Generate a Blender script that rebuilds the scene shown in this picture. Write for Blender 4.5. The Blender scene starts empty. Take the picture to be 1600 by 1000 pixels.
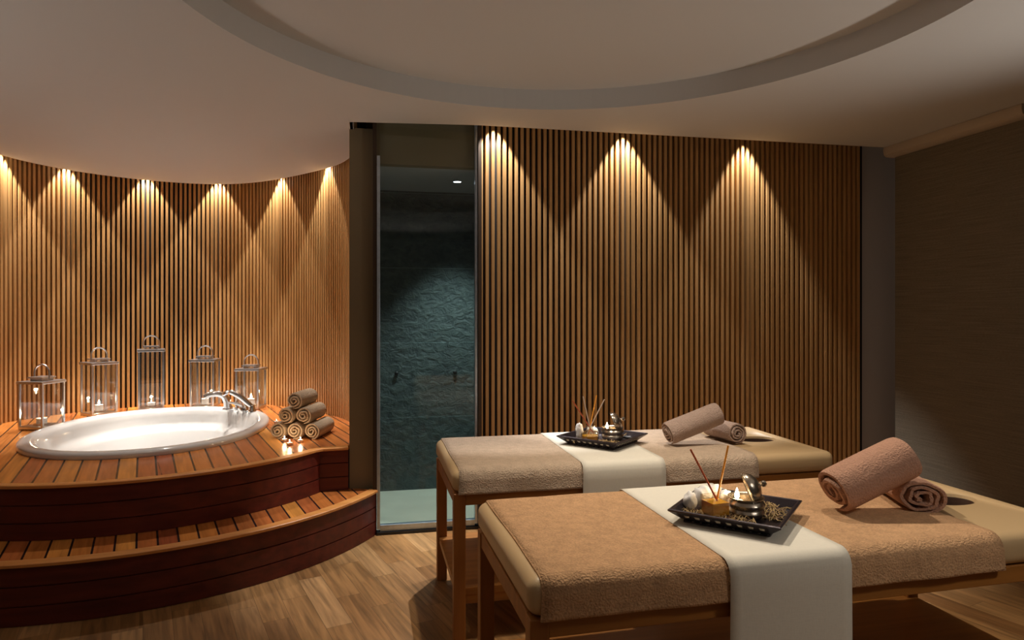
import bpy, bmesh, math, random
from mathutils import Vector, Matrix, noise
random.seed(7)
PI = math.pi
C = bpy.context.scene.collection

# ------------------------------------------------------------------ camera
F, HZ, CAMH, YAW = 1040.0, 485.0, 1.45, math.atan(212/1040.0)
cs, sn = math.cos(YAW), math.sin(YAW)
def at(px, py, z):
    t = (z-CAMH)*F/(HZ-py); l = (px-800)/F*t
    return Vector((t*sn+l*cs, t*cs-l*sn, z))
cam = bpy.data.cameras.new('camera'); co = bpy.data.objects.new('camera', cam); C.objects.link(co)
cam.sensor_width = 36; cam.lens = F/1600*36
cam.shift_y = -(500-HZ)/1600.0
co.location = (0, 0, CAMH); co.rotation_euler = (PI/2, 0, -YAW)
cam.clip_start = .05
bpy.context.scene.camera = co

# ------------------------------------------------------------------ materials
def newmat(name):
    m = bpy.data.materials.new(name); m.use_nodes = True
    nt = m.node_tree; return m, nt, nt.nodes['Principled BSDF']
def N(nt, t, **k):
    n = nt.nodes.new(t)
    for a, b in k.items(): setattr(n, a, b)
    return n
def math_(nt, op, a, b=None, c=None):
    n = N(nt, 'ShaderNodeMath', operation=op)
    for i, v in enumerate((a, b, c)):
        if v is None: continue
        if isinstance(v, (int, float)): n.inputs[i].default_value = v
        else: nt.links.new(v, n.inputs[i])
    return n.outputs[0]
def simple(name, col, rough=.5, metal=0, bump=0, bscale=80, var=0, vscale=6, **kw):
    m, nt, b = newmat(name)
    b.inputs['Base Color'].default_value = (*col, 1)
    b.inputs['Roughness'].default_value = rough
    b.inputs['Metallic'].default_value = metal
    for k, v in kw.items(): b.inputs[k].default_value = v
    tc = N(nt, 'ShaderNodeTexCoord')
    if var:
        n = N(nt, 'ShaderNodeTexNoise'); n.inputs['Scale'].default_value = vscale; n.inputs['Detail'].default_value = 4
        nt.links.new(tc.outputs['Object'], n.inputs['Vector'])
        r = N(nt, 'ShaderNodeValToRGB')
        r.color_ramp.elements[0].color = (*[c*(1-var) for c in col], 1); r.color_ramp.elements[0].position = .3
        r.color_ramp.elements[1].color = (*[min(1, c*(1+var)) for c in col], 1); r.color_ramp.elements[1].position = .7
        nt.links.new(n.outputs['Fac'], r.inputs['Fac']); nt.links.new(r.outputs['Color'], b.inputs['Base Color'])
    if bump:
        n = N(nt, 'ShaderNodeTexNoise'); n.inputs['Scale'].default_value = bscale; n.inputs['Detail'].default_value = 3
        nt.links.new(tc.outputs['Object'], n.inputs['Vector'])
        bp = N(nt, 'ShaderNodeBump'); bp.inputs['Strength'].default_value = bump; bp.inputs['Distance'].default_value = .004
        nt.links.new(n.outputs['Fac'], bp.inputs['Height']); nt.links.new(bp.outputs['Normal'], b.inputs['Normal'])
    return m
def planks(name, ang, w, L, cols, seam, seamcol, rough=.35, grain=.25, off=.0, spec=.5, coat=0):
    """boards running at `ang` (radians left of +Y), width w, length L (0 = endless)"""
    m, nt, b = newmat(name)
    tc = N(nt, 'ShaderNodeTexCoord'); mp = N(nt, 'ShaderNodeMapping'); mp.inputs['Rotation'].default_value = (0, 0, -ang)
    nt.links.new(tc.outputs['Object'], mp.inputs['Vector'])
    sp = N(nt, 'ShaderNodeSeparateXYZ'); nt.links.new(mp.outputs[0], sp.inputs[0])
    u = math_(nt, 'ADD', math_(nt, 'DIVIDE', sp.outputs[0], w), off+50)
    row = math_(nt, 'FLOOR', u); fu = math_(nt, 'SUBTRACT', u, row)
    wn = N(nt, 'ShaderNodeTexWhiteNoise', noise_dimensions='1D'); nt.links.new(row, wn.inputs['W'])
    edge = math_(nt, 'MINIMUM', fu, math_(nt, 'SUBTRACT', 1.0, fu))
    edge = math_(nt, 'MULTIPLY', edge, w)
    idc = wn.outputs['Value']
    if L:
        v = math_(nt, 'ADD', math_(nt, 'DIVIDE', sp.outputs[1], L), math_(nt, 'ADD', wn.outputs['Value'], 20))
        col = math_(nt, 'FLOOR', v); fv = math_(nt, 'SUBTRACT', v, col)
        e2 = math_(nt, 'MULTIPLY', math_(nt, 'MINIMUM', fv, math_(nt, 'SUBTRACT', 1.0, fv)), L)
        edge = math_(nt, 'MINIMUM', edge, e2)
        w2 = N(nt, 'ShaderNodeTexWhiteNoise', noise_dimensions='2D')
        cb = N(nt, 'ShaderNodeCombineXYZ'); nt.links.new(row, cb.inputs[0]); nt.links.new(col, cb.inputs[1])
        nt.links.new(cb.outputs[0], w2.inputs['Vector']); idc = w2.outputs['Value']
    ramp = N(nt, 'ShaderNodeValToRGB'); el = ramp.color_ramp.elements
    el[0].color = (*cols[0], 1); el[1].color = (*cols[-1], 1)
    for i, c in enumerate(cols[1:-1]):
        e = el.new((i+1)/(len(cols)-1)); e.color = (*c, 1)
    nt.links.new(idc, ramp.inputs['Fac'])
    # grain: noise stretched along the board, shifted per board
    sh = N(nt, 'ShaderNodeCombineXYZ')
    nt.links.new(math_(nt, 'MULTIPLY', sp.outputs[0], 38), sh.inputs[0]); nt.links.new(math_(nt, 'MULTIPLY', sp.outputs[1], 2.4), sh.inputs[1])
    nt.links.new(math_(nt, 'MULTIPLY', idc, 37), sh.inputs[2])
    gn = N(nt, 'ShaderNodeTexNoise'); gn.inputs['Scale'].default_value = 1.0; gn.inputs['Detail'].default_value = 6; gn.inputs['Distortion'].default_value = .6
    nt.links.new(sh.outputs[0], gn.inputs['Vector'])
    gf = N(nt, 'ShaderNodeMapRange'); gf.inputs['From Min'].default_value = .3; gf.inputs['From Max'].default_value = .7
    gf.inputs['To Min'].default_value = 1-grain; gf.inputs['To Max'].default_value = 1+grain
    nt.links.new(gn.outputs['Fac'], gf.inputs['Value'])
    mul = N(nt, 'ShaderNodeVectorMath', operation='SCALE'); nt.links.new(ramp.outputs['Color'], mul.inputs[0]); nt.links.new(gf.outputs[0], mul.inputs['Scale'])
    mx = N(nt, 'ShaderNodeMix', data_type='RGBA')
    mx.inputs['A'].default_value = (*seamcol, 1); nt.links.new(mul.outputs[0], mx.inputs['B'])
    sm = math_(nt, 'MULTIPLY', edge, 1.0/max(seam, 1e-5)); sm2 = N(nt, 'ShaderNodeClamp'); nt.links.new(math_(nt, 'MULTIPLY', math_(nt, 'SUBTRACT', sm, .35), 4.0), sm2.inputs[0])
    nt.links.new(sm2.outputs[0], mx.inputs['Factor'])
    nt.links.new(mx.outputs['Result'], b.inputs['Base Color'])
    b.inputs['Roughness'].default_value = rough; b.inputs['Specular IOR Level'].default_value = spec; b.inputs['Coat Weight'].default_value = coat
    b.inputs['Coat Roughness'].default_value = .15
    bp = N(nt, 'ShaderNodeBump'); bp.inputs['Strength'].default_value = .25; bp.inputs['Distance'].default_value = .002
    nt.links.new(gn.outputs['Fac'], bp.inputs['Height']); nt.links.new(bp.outputs['Normal'], b.inputs['Normal'])
    return m
def wood(name, c1, c2, axis=2, rough=.45, scale=1.0, spec=.5):
    m, nt, b = newmat(name)
    tc = N(nt, 'ShaderNodeTexCoord'); mp = N(nt, 'ShaderNodeMapping')
    s = [30*scale]*3; s[axis] = 1.3*scale; mp.inputs['Scale'].default_value = s
    nt.links.new(tc.outputs['Object'], mp.inputs['Vector'])
    n = N(nt, 'ShaderNodeTexNoise'); n.inputs['Scale'].default_value = 1; n.inputs['Detail'].default_value = 5
    nt.links.new(mp.outputs[0], n.inputs['Vector'])
    r = N(nt, 'ShaderNodeValToRGB'); r.color_ramp.elements[0].position = .32; r.color_ramp.elements[1].position = .68
    r.color_ramp.elements[0].color = (*c1, 1); r.color_ramp.elements[1].color = (*c2, 1)
    nt.links.new(n.outputs['Fac'], r.inputs['Fac']); nt.links.new(r.outputs['Color'], b.inputs['Base Color'])
    b.inputs['Roughness'].default_value = rough; b.inputs['Specular IOR Level'].default_value = spec
    return m
def glassy(name, tint=(1, 1, 1), rough=.02, ior=1.45, boost=1.0):
    m, nt, b = newmat(name); nt.nodes.remove(b)
    out = nt.nodes['Material Output']
    tr = N(nt, 'ShaderNodeBsdfTransparent'); tr.inputs[0].default_value = (*tint, 1)
    gl = N(nt, 'ShaderNodeBsdfGlossy'); gl.inputs['Roughness'].default_value = rough
    lw = N(nt, 'ShaderNodeLayerWeight'); lw.inputs['Blend'].default_value = .5      # Schlick, same on both faces of a pane
    fz = math_(nt, 'ADD', math_(nt, 'MULTIPLY', math_(nt, 'POWER', lw.outputs['Facing'], 5.0), .9), .045)
    mx = N(nt, 'ShaderNodeMixShader'); nt.links.new(math_(nt, 'MINIMUM', math_(nt, 'MULTIPLY', fz, boost), 1.0), mx.inputs[0])
    nt.links.new(tr.outputs[0], mx.inputs[1]); nt.links.new(gl.outputs[0], mx.inputs[2]); nt.links.new(mx.outputs[0], out.inputs[0])
    return m
def emit(name, col, s):
    m, nt, b = newmat(name)
    b.inputs['Base Color'].default_value = (*col, 1); b.inputs['Emission Color'].default_value = (*col, 1); b.inputs['Emission Strength'].default_value = s
    return m
def terry(name, col, var=.16):
    m, nt, b = newmat(name)
    tc = N(nt, 'ShaderNodeTexCoord')
    n = N(nt, 'ShaderNodeTexNoise'); n.inputs['Scale'].default_value = 170; n.inputs['Detail'].default_value = 3
    n2 = N(nt, 'ShaderNodeTexNoise'); n2.inputs['Scale'].default_value = 28; n2.inputs['Detail'].default_value = 3
    for q in (n, n2): nt.links.new(tc.outputs['Object'], q.inputs['Vector'])
    f = math_(nt, 'ADD', math_(nt, 'MULTIPLY', n.outputs['Fac'], .6), math_(nt, 'MULTIPLY', n2.outputs['Fac'], .4))
    r = N(nt, 'ShaderNodeValToRGB'); r.color_ramp.elements[0].position = .33; r.color_ramp.elements[1].position = .67
    r.color_ramp.elements[0].color = (*[c*(1-var) for c in col], 1); r.color_ramp.elements[1].color = (*[min(1, c*(1+var)) for c in col], 1)
    nt.links.new(f, r.inputs['Fac']); nt.links.new(r.outputs['Color'], b.inputs['Base Color'])
    bp = N(nt, 'ShaderNodeBump'); bp.inputs['Strength'].default_value = 1; bp.inputs['Distance'].default_value = .011
    nt.links.new(f, bp.inputs['Height']); nt.links.new(bp.outputs['Normal'], b.inputs['Normal'])
    b.inputs['Roughness'].default_value = .95; b.inputs['Specular IOR Level'].default_value = .1
    b.inputs['Sheen Weight'].default_value = .35; b.inputs['Sheen Roughness'].default_value = .5
    b.inputs['Sheen Tint'].default_value = (*[min(1, c*1.6) for c in col], 1)
    return m
def weave(name, col, su, sv, bump=.4, rough=.8, dark=.8):
    m, nt, b = newmat(name)
    tc = N(nt, 'ShaderNodeTexCoord')
    def nz(s):
        mp = N(nt, 'ShaderNodeMapping'); mp.inputs['Scale'].default_value = s; nt.links.new(tc.outputs['Object'], mp.inputs['Vector'])
        n = N(nt, 'ShaderNodeTexNoise'); n.inputs['Scale'].default_value = 1; n.inputs['Detail'].default_value = 3
        nt.links.new(mp.outputs[0], n.inputs['Vector']); return n.outputs['Fac']
    f = math_(nt, 'ADD', math_(nt, 'MULTIPLY', nz(su), .5), math_(nt, 'MULTIPLY', nz(sv), .5))
    r = N(nt, 'ShaderNodeValToRGB'); r.color_ramp.elements[0].position = .35; r.color_ramp.elements[1].position = .65
    r.color_ramp.elements[0].color = (*[c*dark for c in col], 1); r.color_ramp.elements[1].color = (*col, 1)
    nt.links.new(f, r.inputs['Fac']); nt.links.new(r.outputs['Color'], b.inputs['Base Color'])
    bp = N(nt, 'ShaderNodeBump'); bp.inputs['Strength'].default_value = bump; bp.inputs['Distance'].default_value = .003
    nt.links.new(f, bp.inputs['Height']); nt.links.new(bp.outputs['Normal'], b.inputs['Normal'])
    b.inputs['Roughness'].default_value = rough; b.inputs['Specular IOR Level'].default_value = .2
    return m
PL = math.radians(17.5)
M = dict(
 ceiling=simple('ceiling_paint', (.575, .575, .57), .9, bump=.05, bscale=40),
 floor=planks('oak_parquet', PL, .122, .62, [(.21, .10, .034), (.34, .18, .068), (.28, .14, .050), (.42, .235, .10), (.20, .09, .030), (.31, .16, .058)], .0016, (.10, .055, .025), rough=.40, grain=.38, spec=.4),
 deck=planks('teak_deck', PL, .0935, 0, [(.42, .115, .032), (.62, .22, .045), (.48, .14, .036), (.72, .30, .06), (.36, .085, .03), (.58, .19, .045)], .0105, (.012, .009, .010), rough=.26, grain=.26, coat=.15),
 nosing=wood('teak_nosing', (.58, .22, .05), (.70, .30, .08), 0, .45),
 riser=wood('shaded_teak_riser', (.075, .009, .005), (.14, .019, .009), 0, .45, .8),  # same wood as the deck, with the shade put into a darker colour
 slat=wood('slat_oak', (.43, .225, .072), (.60, .345, .135), 2, .5),
 slatback=simple('slat_backing', (.006, .004, .003), .8),
 dark=simple('dark_timber', (.05, .028, .014), .6),
 column=simple('olive_paint', (.20, .155, .09), .8, bump=.05),
 right=simple('grey_paint', (.50, .475, .47), .85, bump=.04),
 stone=None,
 showerceil=simple('shower_ceiling_paint', (.35, .38, .42), .7),
 showerfloor=simple('pale_stone_tile', (.74, .74, .62), .5, var=.06, vscale=5),
 glass=glassy('shower_glass', (.93, .97, .96), boost=.6),
 lglass=glassy('lantern_glass', (.94, .95, .97), boost=1.7),
 jar=glassy('jar_glass', (.96, .96, .93), boost=2.6),
 steel=simple('brushed_steel', (.62, .62, .64), .28, 1, bump=.05, bscale=200),
 frame=simple('aluminium_frame', (.50, .58, .68), .35, .8, var=.1, vscale=30),
 chrome=simple('chrome', (.80, .82, .85), .06, 1),
 tub=simple('white_acrylic', (.70, .69, .68), .12, **{'Coat Weight': .4}),
 leather=simple('beige_leather', (.57, .395, .21), .38, bump=.12, bscale=350),
 bedwood=wood('beech_wood', (.30, .115, .022), (.42, .17, .034), 0, .45),
 bedleg=wood('beech_leg', (.26, .09, .018), (.36, .135, .026), 2, .45),
 towelA=terry('tan_terry', (.58, .345, .185), .24),
 towelB=terry('taupe_terry', (.53, .40, .29), .2),
 roll1=terry('rose_taupe_terry', (.45, .255, .175), .10),
 roll2=terry('mauve_taupe_terry', (.43, .31, .25), .10),
 roll3=terry('beige_terry', (.55, .42, .30), .12),
 runner=weave('cream_linen', (.78, .73, .62), (400, 60, 60), (60, 400, 400), .15, .8, .93),
 blind=weave('brown_blind_weave', (.25, .22, .165), (6, 3, 220), (8, 60, 900), .8, .85, .55),
 cassette=simple('cream_cassette', (.46, .40, .32), .45),
 tray=simple('dark_metal_tray', (.045, .035, .042), .32, .6, bump=.3, bscale=60),
 oil=glassy('amber_oil', (.98, .52, .06), boost=1.0),
 pot=simple('antique_brass', (.42, .36, .29), .25, .95, bump=.35, bscale=45),
 wax=simple('white_wax', (.85, .82, .75), .5),
 stonew=simple('white_crystal', (.82, .80, .78), .55, bump=.5, bscale=60),
 straw=simple('straw', (.55, .38, .17), .7, var=.4, vscale=40),
 potp=simple('dark_potpourri', (.10, .055, .035), .8, var=.6, vscale=60),
 reedo=simple('orange_reed', (.90, .36, .04), .5),
 reedr=simple('red_brown_reed', (.50, .10, .035), .5),
 reedp=simple('pale_reed', (.62, .48, .38), .6),
 flame=emit('flame', (1, .78, .42), 60),
 lampl=emit('shower_lamp_lens', (.8, .88, 1), 14),
 holeshade=simple('shaded_leather', (.055, .022, .010), .6),  # leather darkened in its colour to stand for shade in the face hole
 black=simple('black_rubber', (.01, .01, .012), .4),
)
def stone_mat():
    m, nt, b = newmat('teal_slate')
    tc = N(nt, 'ShaderNodeTexCoord'); mp = N(nt, 'ShaderNodeMapping'); mp.inputs['Scale'].default_value = (1.5, 1, 2.0)
    nt.links.new(tc.outputs['Object'], mp.inputs['Vector'])
    n = N(nt, 'ShaderNodeTexNoise'); n.inputs['Scale'].default_value = 9; n.inputs['Detail'].default_value = 9; n.inputs['Roughness'].default_value = .62; n.inputs['Distortion'].default_value = .5
    nt.links.new(mp.outputs[0], n.inputs['Vector'])
    r = N(nt, 'ShaderNodeValToRGB'); r.color_ramp.elements[0].color = (.050, .072, .078, 1); r.color_ramp.elements[1].color = (.095, .130, .130, 1)
    r.color_ramp.elements[0].position = .35; r.color_ramp.elements[1].position = .65
    nt.links.new(n.outputs['Fac'], r.inputs['Fac'])
    sp = N(nt, 'ShaderNodeSeparateXYZ'); nt.links.new(tc.outputs['Object'], sp.inputs[0])
    v = math_(nt, 'DIVIDE', math_(nt, 'ADD', sp.outputs[2], .017), .602); fv = math_(nt, 'FRACT', v)
    e = math_(nt, 'LESS_THAN', fv, .008)
    mx = N(nt, 'ShaderNodeMix', data_type='RGBA'); nt.links.new(e, mx.inputs['Factor']); nt.links.new(r.outputs['Color'], mx.inputs['A']); mx.inputs['B'].default_value = (.16, .22, .23, 1)
    nt.links.new(mx.outputs['Result'], b.inputs['Base Color'])
    bp = N(nt, 'ShaderNodeBump'); bp.inputs['Strength'].default_value = 1; bp.inputs['Distance'].default_value = .028
    nt.links.new(n.outputs['Fac'], bp.inputs['Height']); nt.links.new(bp.outputs['Normal'], b.inputs['Normal'])
    b.inputs['Roughness'].default_value = .55
    return m
M['stone'] = stone_mat()

# ------------------------------------------------------------------ mesh helpers
class MB:
    def __init__(s): s.v = []; s.f = []
    def quadbox(s, P):                      # 8 points, bottom 4 then top 4
        n = len(s.v); s.v += [tuple(p) for p in P]
        for q in ((0, 3, 2, 1), (4, 5, 6, 7), (0, 1, 5, 4), (1, 2, 6, 5), (2, 3, 7, 6), (3, 0, 4, 7)): s.f.append([n+i for i in q])
        return s
    def box(s, x0, x1, y0, y1, z0, z1):
        return s.quadbox([(x0, y0, z0), (x1, y0, z0), (x1, y1, z0), (x0, y1, z0), (x0, y0, z1), (x1, y0, z1), (x1, y1, z1), (x0, y1, z1)])
    def rings(s, R, close=True, cap0=True, cap1=True):    # list of rings of equal length
        n = len(s.v); k = len(R[0])
        for r in R: s.v += [tuple(p) for p in r]
        for i in range(len(R)-1):
            for j in range(k if close else k-1):
                a = n+i*k+j; b2 = n+i*k+(j+1) % k
                s.f.append([a, b2, b2+k, a+k])
        if cap0: s.f.append([n+j for j in range(k)][::-1])
        if cap1: s.f.append([n+(len(R)-1)*k+j for j in range(k)])
        return s
    def lathe(s, prof, c=(0, 0, 0), seg=32, mat=None, cap0=True, cap1=True, sx=1, sy=1):
        R = [[Vector((r*sx*math.cos(2*PI*j/seg), r*sy*math.sin(2*PI*j/seg), z)) for j in range(seg)] for r, z in prof]
        m = mat or Matrix.Identity(3)
        R = [[m @ p+Vector(c) for p in r] for r in R]
        return s.rings(R, True, cap0, cap1)
    def tube(s, pts, r, seg=10, radii=None):
        pts = [Vector(p) for p in pts]; R = []
        up = Vector((0, 0, 1))
        d0 = (pts[1]-pts[0]).normalized()
        if abs(d0.z) > .9: up = Vector((1, 0, 0))
        for i, p in enumerate(pts):
            d = (pts[min(i+1, len(pts)-1)]-pts[max(i-1, 0)]).normalized()
            a = d.cross(up).normalized(); b = a.cross(d).normalized(); up = b
            rr = radii[i] if radii else r
            R.append([p+a*rr*math.cos(2*PI*j/seg)+b*rr*math.sin(2*PI*j/seg) for j in range(seg)])
        return s.rings(R)
    def build(s, name, mat, parent=None, smooth=False, bevel=0, seg=2, sharp=40):
        me = bpy.data.meshes.new(name); me.from_pydata(s.v, [], s.f); me.validate()
        bm = bmesh.new(); bm.from_mesh(me); bmesh.ops.recalc_face_normals(bm, faces=bm.faces)
        if bevel:
            es = [e for e in bm.edges if len(e.link_faces) == 2 and e.calc_face_angle(0) > .6]
            bmesh.ops.bevel(bm, geom=es, offset=bevel, segments=seg, profile=.5, affect='EDGES', clamp_overlap=True)
        if smooth:
            for f in bm.faces: f.smooth = True
            for e in bm.edges:
                if len(e.link_faces) == 2 and e.calc_face_angle(0) > math.radians(sharp): e.smooth = False
        bm.to_mesh(me); bm.free()
        me.materials.append(mat)
        o = bpy.data.objects.new(name, me); C.objects.link(o)
        if parent: o.parent = parent
        return o
def solidify(o, t, off=1):
    md = o.modifiers.new('thickness', 'SOLIDIFY'); md.thickness = t; md.offset = off; return o
def empty(name, loc=(0, 0, 0), rz=0):
    o = bpy.data.objects.new(name, None); C.objects.link(o); o.location = loc; o.rotation_euler = (0, 0, rz); o.empty_display_size = .1
    return o
def tag(o, label, cat, group=None):
    o['label'] = label; o['category'] = cat
    if group: o['group'] = group
    return o
def struct(o): o['kind'] = 'structure'; return o
def copy_tree(o, parent=None):
    c = o.copy(); C.objects.link(c)
    if parent: c.parent = parent; c.matrix_parent_inverse = o.matrix_parent_inverse.copy()
    for ch in list(o.children): copy_tree(ch, c)
    return c
def catmull(P, n=10):
    P = [Vector(p) for p in P]; out = []
    for i in range(len(P)-1):
        p0 = P[max(i-1, 0)]; p1 = P[i]; p2 = P[i+1]; p3 = P[min(i+2, len(P)-1)]
        for k in range(n):
            t = k/n
            out.append(.5*((2*p1)+(-p0+p2)*t+(2*p0-5*p1+4*p2-p3)*t*t+(-p0+3*p1-3*p2+p3)*t**3))
    out.append(P[-1]); return out

# ------------------------------------------------------------------ the setting
CH = 2.63
WL = catmull([(-3.04, 3.9), (-3.03, 4.4), (-3.0, 5.1), (-2.92, 5.75), (-2.75, 6.15), (-2.45, 6.48), (-2.0, 6.72), (-1.55, 6.79), (-1.12, 6.66), (-.74, 6.34), (-.46, 5.97), (-.25, 5.6), (-.155, 5.25), (-.13, 4.9), (-.125, 4.5)])
def offset_path(P, dfun):
    out = []
    for i, p in enumerate(P):
        d = (P[min(i+1, len(P)-1)]-P[max(i-1, 0)]).normalized()
        out.append(p+Vector((d.y, -d.x))*dfun(p))
    return out
def gap(p): return .13 if p.x < -1.2 or p.y > 6.3 else max(.03, .03+.10*(p.y-5.2)/1.1)
CE = offset_path(WL, gap)

MB().quadbox([(-5, -2.5, -.05), (6, -2.5, -.05), (6, 4.55, -.05), (-5, 4.55, -.05), (-5, -2.5, 0), (6, -2.5, 0), (6, 4.55, 0), (-5, 4.55, 0)]).build('floor', M['floor'])
struct(bpy.data.objects['floor'])
# ceiling with the big round recess
RC = Vector((.725, 2.30)); RR = 1.512; RTOP = 2.745
outer = [Vector((-5, -2.5)), Vector((3.9, -2.5)), Vector((3.9, 4.19)), Vector((3.6, 4.185)), Vector((.62, 4.20)), Vector((-.145, 4.285)), Vector((-.15, 4.55))] + [p for p in reversed(CE)] + [Vector((-5, 3.9))]
bm = bmesh.new()
ov = [bm.verts.new((p.x, p.y, CH)) for p in outer]
seg = 128
iv = [bm.verts.new((RC.x+RR*math.cos(2*PI*j/seg), RC.y+RR*math.sin(2*PI*j/seg), CH)) for j in range(seg)]
oe = [bm.edges.new((ov[i], ov[(i+1) % len(ov)])) for i in range(len(ov))]
ie = [bm.edges.new((iv[i], iv[(i+1) % seg])) for i in range(seg)]
bmesh.ops.triangle_fill(bm, edges=oe+ie, use_beauty=True, use_dissolve=False)
tv = [bm.verts.new((v.co.x, v.co.y, RTOP)) for v in iv]
t2 = [bm.verts.new((v.co.x, v.co.y, CH+.06)) for v in ov]
for i in range(seg): bm.faces.new((iv[i], iv[(i+1) % seg], tv[(i+1) % seg], tv[i]))
bm.faces.new(tv)
for i in range(2, len(ov)-2): bm.faces.new((ov[i], ov[i+1], t2[i+1], t2[i]))
bmesh.ops.recalc_face_normals(bm, faces=bm.faces)
me = bpy.data.meshes.new('ceiling'); bm.to_mesh(me); bm.free()
for p in me.polygons: p.use_smooth = False
me.materials.append(M['ceiling']); o = bpy.data.objects.new('ceiling', me); C.objects.link(o); struct(o)
# slot covers above the light slots
SL = 2.80
struct(MB().box(-.16, 4.6, 4.10, 4.62, SL, SL+.03).box(-4.2, -.16, 3.8, 7.2, SL, SL+.03).build('ceiling_slot', M['column']))
MBs = MB().box(-.165, -.145, 4.29, 4.50, CH, SL)
struct(MBs.build('trim_1', M['ceiling']))

def slat_run(path, z0, z1, pitch, w, d, inward=1):
    m = MB(); acc = 0; nxt = pitch/2
    for i in range(len(path)-1):
        a, b = path[i], path[i+1]; L = (b-a).length
        while nxt <= acc+L:
            p = a.lerp(b, (nxt-acc)/L); t = (b-a).normalized(); n = Vector((t.y, -t.x))*inward
            q = [p-t*w/2, p+t*w/2, p+t*w/2*.86+n*d, p-t*w/2*.86+n*d]
            m.quadbox([(v.x, v.y, z0) for v in q]+[(v.x, v.y, z1) for v in q]); nxt += pitch
        acc += L
    return m
# main slatted wall: backing + slats (front of slats at y = 4.38)
wb = struct(MB().box(.68, 3.60, 4.405, 4.55, 0, SL).build('wall_back', M['slatback']))
slat_run([Vector((.665, 4.405)), Vector((3.585, 4.405))], 0, SL-.01, .0398, .0235, .026).build('slats', M['slat'], wb)
struct(MB().box(3.60, 4.6, 4.415, 4.55, 0, SL).build('wall_corner', M['right']))
# alcove wall
mm = MB(); P0 = WL; P1 = offset_path(WL, lambda p: -.06)
mm.rings([[(p.x, p.y, 0), (q.x, q.y, 0), (q.x, q.y, SL), (p.x, p.y, SL)] for p, q in zip(P0, P1)])
wa = struct(mm.build('wall_alcove', M['slatback']))
slat_run(WL, .565, SL-.01, .0395, .0235, .024, 1).build('slats', M['slat'], wa)
# shell beyond
struct(MB().box(3.84, 3.92, -2.5, 4.16, 0, SL).build('wall_right', M['right']))
struct(MB().box(-3.16, -3.10, -2.5, 4.4, 0, SL).build('wall_left', M['ceiling']))
# column between tub alcove and shower
struct(MB().box(-.172, -.022, 4.46, 5.0, 0, 2.64).box(-.12, -.022, 4.55, 5.0, 2.64, SL).build('wall_column', M['column']))
struct(MB().box(-.022, .002, 4.40, 5.5, 0, SL-.02).build('trim_2', M['dark']))
struct(MB().box(.662, .684, 4.36, 4.56, 0, SL-.02).build('trim_3', M['dark']))
struct(MB().box(.002, .662, 4.44, 4.52, 2.41, SL-.005).build('wall_header', M['column']))
# shower recess
struct(MB().box(-.08, 1.10, 5.42, 5.50, -.02, 2.5).build('wall_shower_back', M['stone']))
struct(MB().box(1.04, 1.10, 4.56, 5.42, -.02, 2.5).build('wall_shower_right', M['stone']))
struct(MB().box(-.08, -.022, 5.0, 5.42, -.02, 2.5).build('wall_shower_left', M['stone']))
struct(MB().box(.002, 1.04, 4.52, 5.42, 2.41, 2.46).build('ceiling_shower', M['showerceil']))
struct(MB().box(-.022, 1.04, 4.551, 5.42, -.03, .004).box(-.022, .662, 4.44, 4.551, -.03, .004).build('floor_shower', M['showerfloor']))

# shower screen: glass held in an aluminium frame
sc = tag(empty('shower_screen', (.33, 4.40, 0)), 'tall clear glass shower panel in thin bluish metal frame between column and slatted wall', 'shower screen')
def P_(o, m, *a, **k): return m.build(*a, parent=o, **k)
f = MB()
f.box(-.326, -.306, -.02, .02, .035, 2.45).box(.312, .330, -.02, .02, .035, SL-.03).box(-.306, .312, -.02, .02, .035, .062).box(-.306, .312, -.012, .03, .018, .037)
f.build('frame', M['frame'], sc, bevel=.002)
MB().box(-.306, .312, -.004, .004, .062, 2.70).build('glass_panel', M['glass'], sc)
MB().box(-.328, .332, -.03, .03, 0, .018).build('sill', M['black'], sc)
# lamp in the shower ceiling
lp = tag(empty('downlight', (.59, 4.93, 2.41)), 'small round glowing downlight in the shower ceiling behind the glass', 'ceiling light')
MB().lathe([(.036, 0), (.036, -.004), (.028, -.006), (.027, -.001)], seg=32, cap0=False, cap1=False).build('trim_ring', M['steel'], lp, smooth=True)
MB().lathe([(.027, -.002), (.027, -.0045), (.015, -.006)], seg=32).build('lens', M['lampl'], lp, smooth=True)
for i, (x, lab) in enumerate(((.16, 'dark round knob on the slate shower wall, left of the two'), (.628, 'dark round knob on the slate shower wall, right of the two'))):
    k = MB().lathe([(.022, 0), (.022, .004), (.014, .006), (.020, .012), (.022, .020), (.015, .027), (.005, .029)], c=(x, 5.41, .945), seg=24, mat=Matrix.Rotation(PI/2, 3, 'X')).build('body_jet', M['black'], smooth=True)
    k.scale = (.7, .7, .7); k.location = (.3*x, .3*5.42, .3*.945)
    tag(k, lab, 'body jet', 'knobs on the shower wall')

# ------------------------------------------------------------------ roller blinds on the right
def blind(y0, y1, lab):
    r = tag(empty('roller_blind', (3.66, (y0+y1)/2, 0)), lab, 'roller blind', 'roller blinds on the right wall')
    h = (y1-y0)/2
    prof = [(-.06, 2.628), (-.062, 2.60), (-.055, 2.572), (-.038, 2.560), (0, 2.557), (.05, 2.557), (.06, 2.57), (.06, 2.628)]
    MB().rings([[(x, -h+.012, z) for x, z in prof], [(x, h-.012, z) for x, z in prof]]).build('cassette', M['cassette'], r, smooth=True)
    for s in (-1, 1):
        y = s*h
        MB().rings([[(x*1.04, y-s*.012, z-.001) for x, z in prof], [(x*1.04, y, z-.001) for x, z in prof]]).build('end_cap', M['cassette'], r, smooth=True)
    MB().box(.018, .0215, -h+.02, h-.02, .06, 2.558).build('fabric', M['blind'], r)
    MB().box(.010, .028, -h+.02, h-.02, .035, .062).build('bottom_bar', M['cassette'], r, bevel=.003)
    return r
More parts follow.
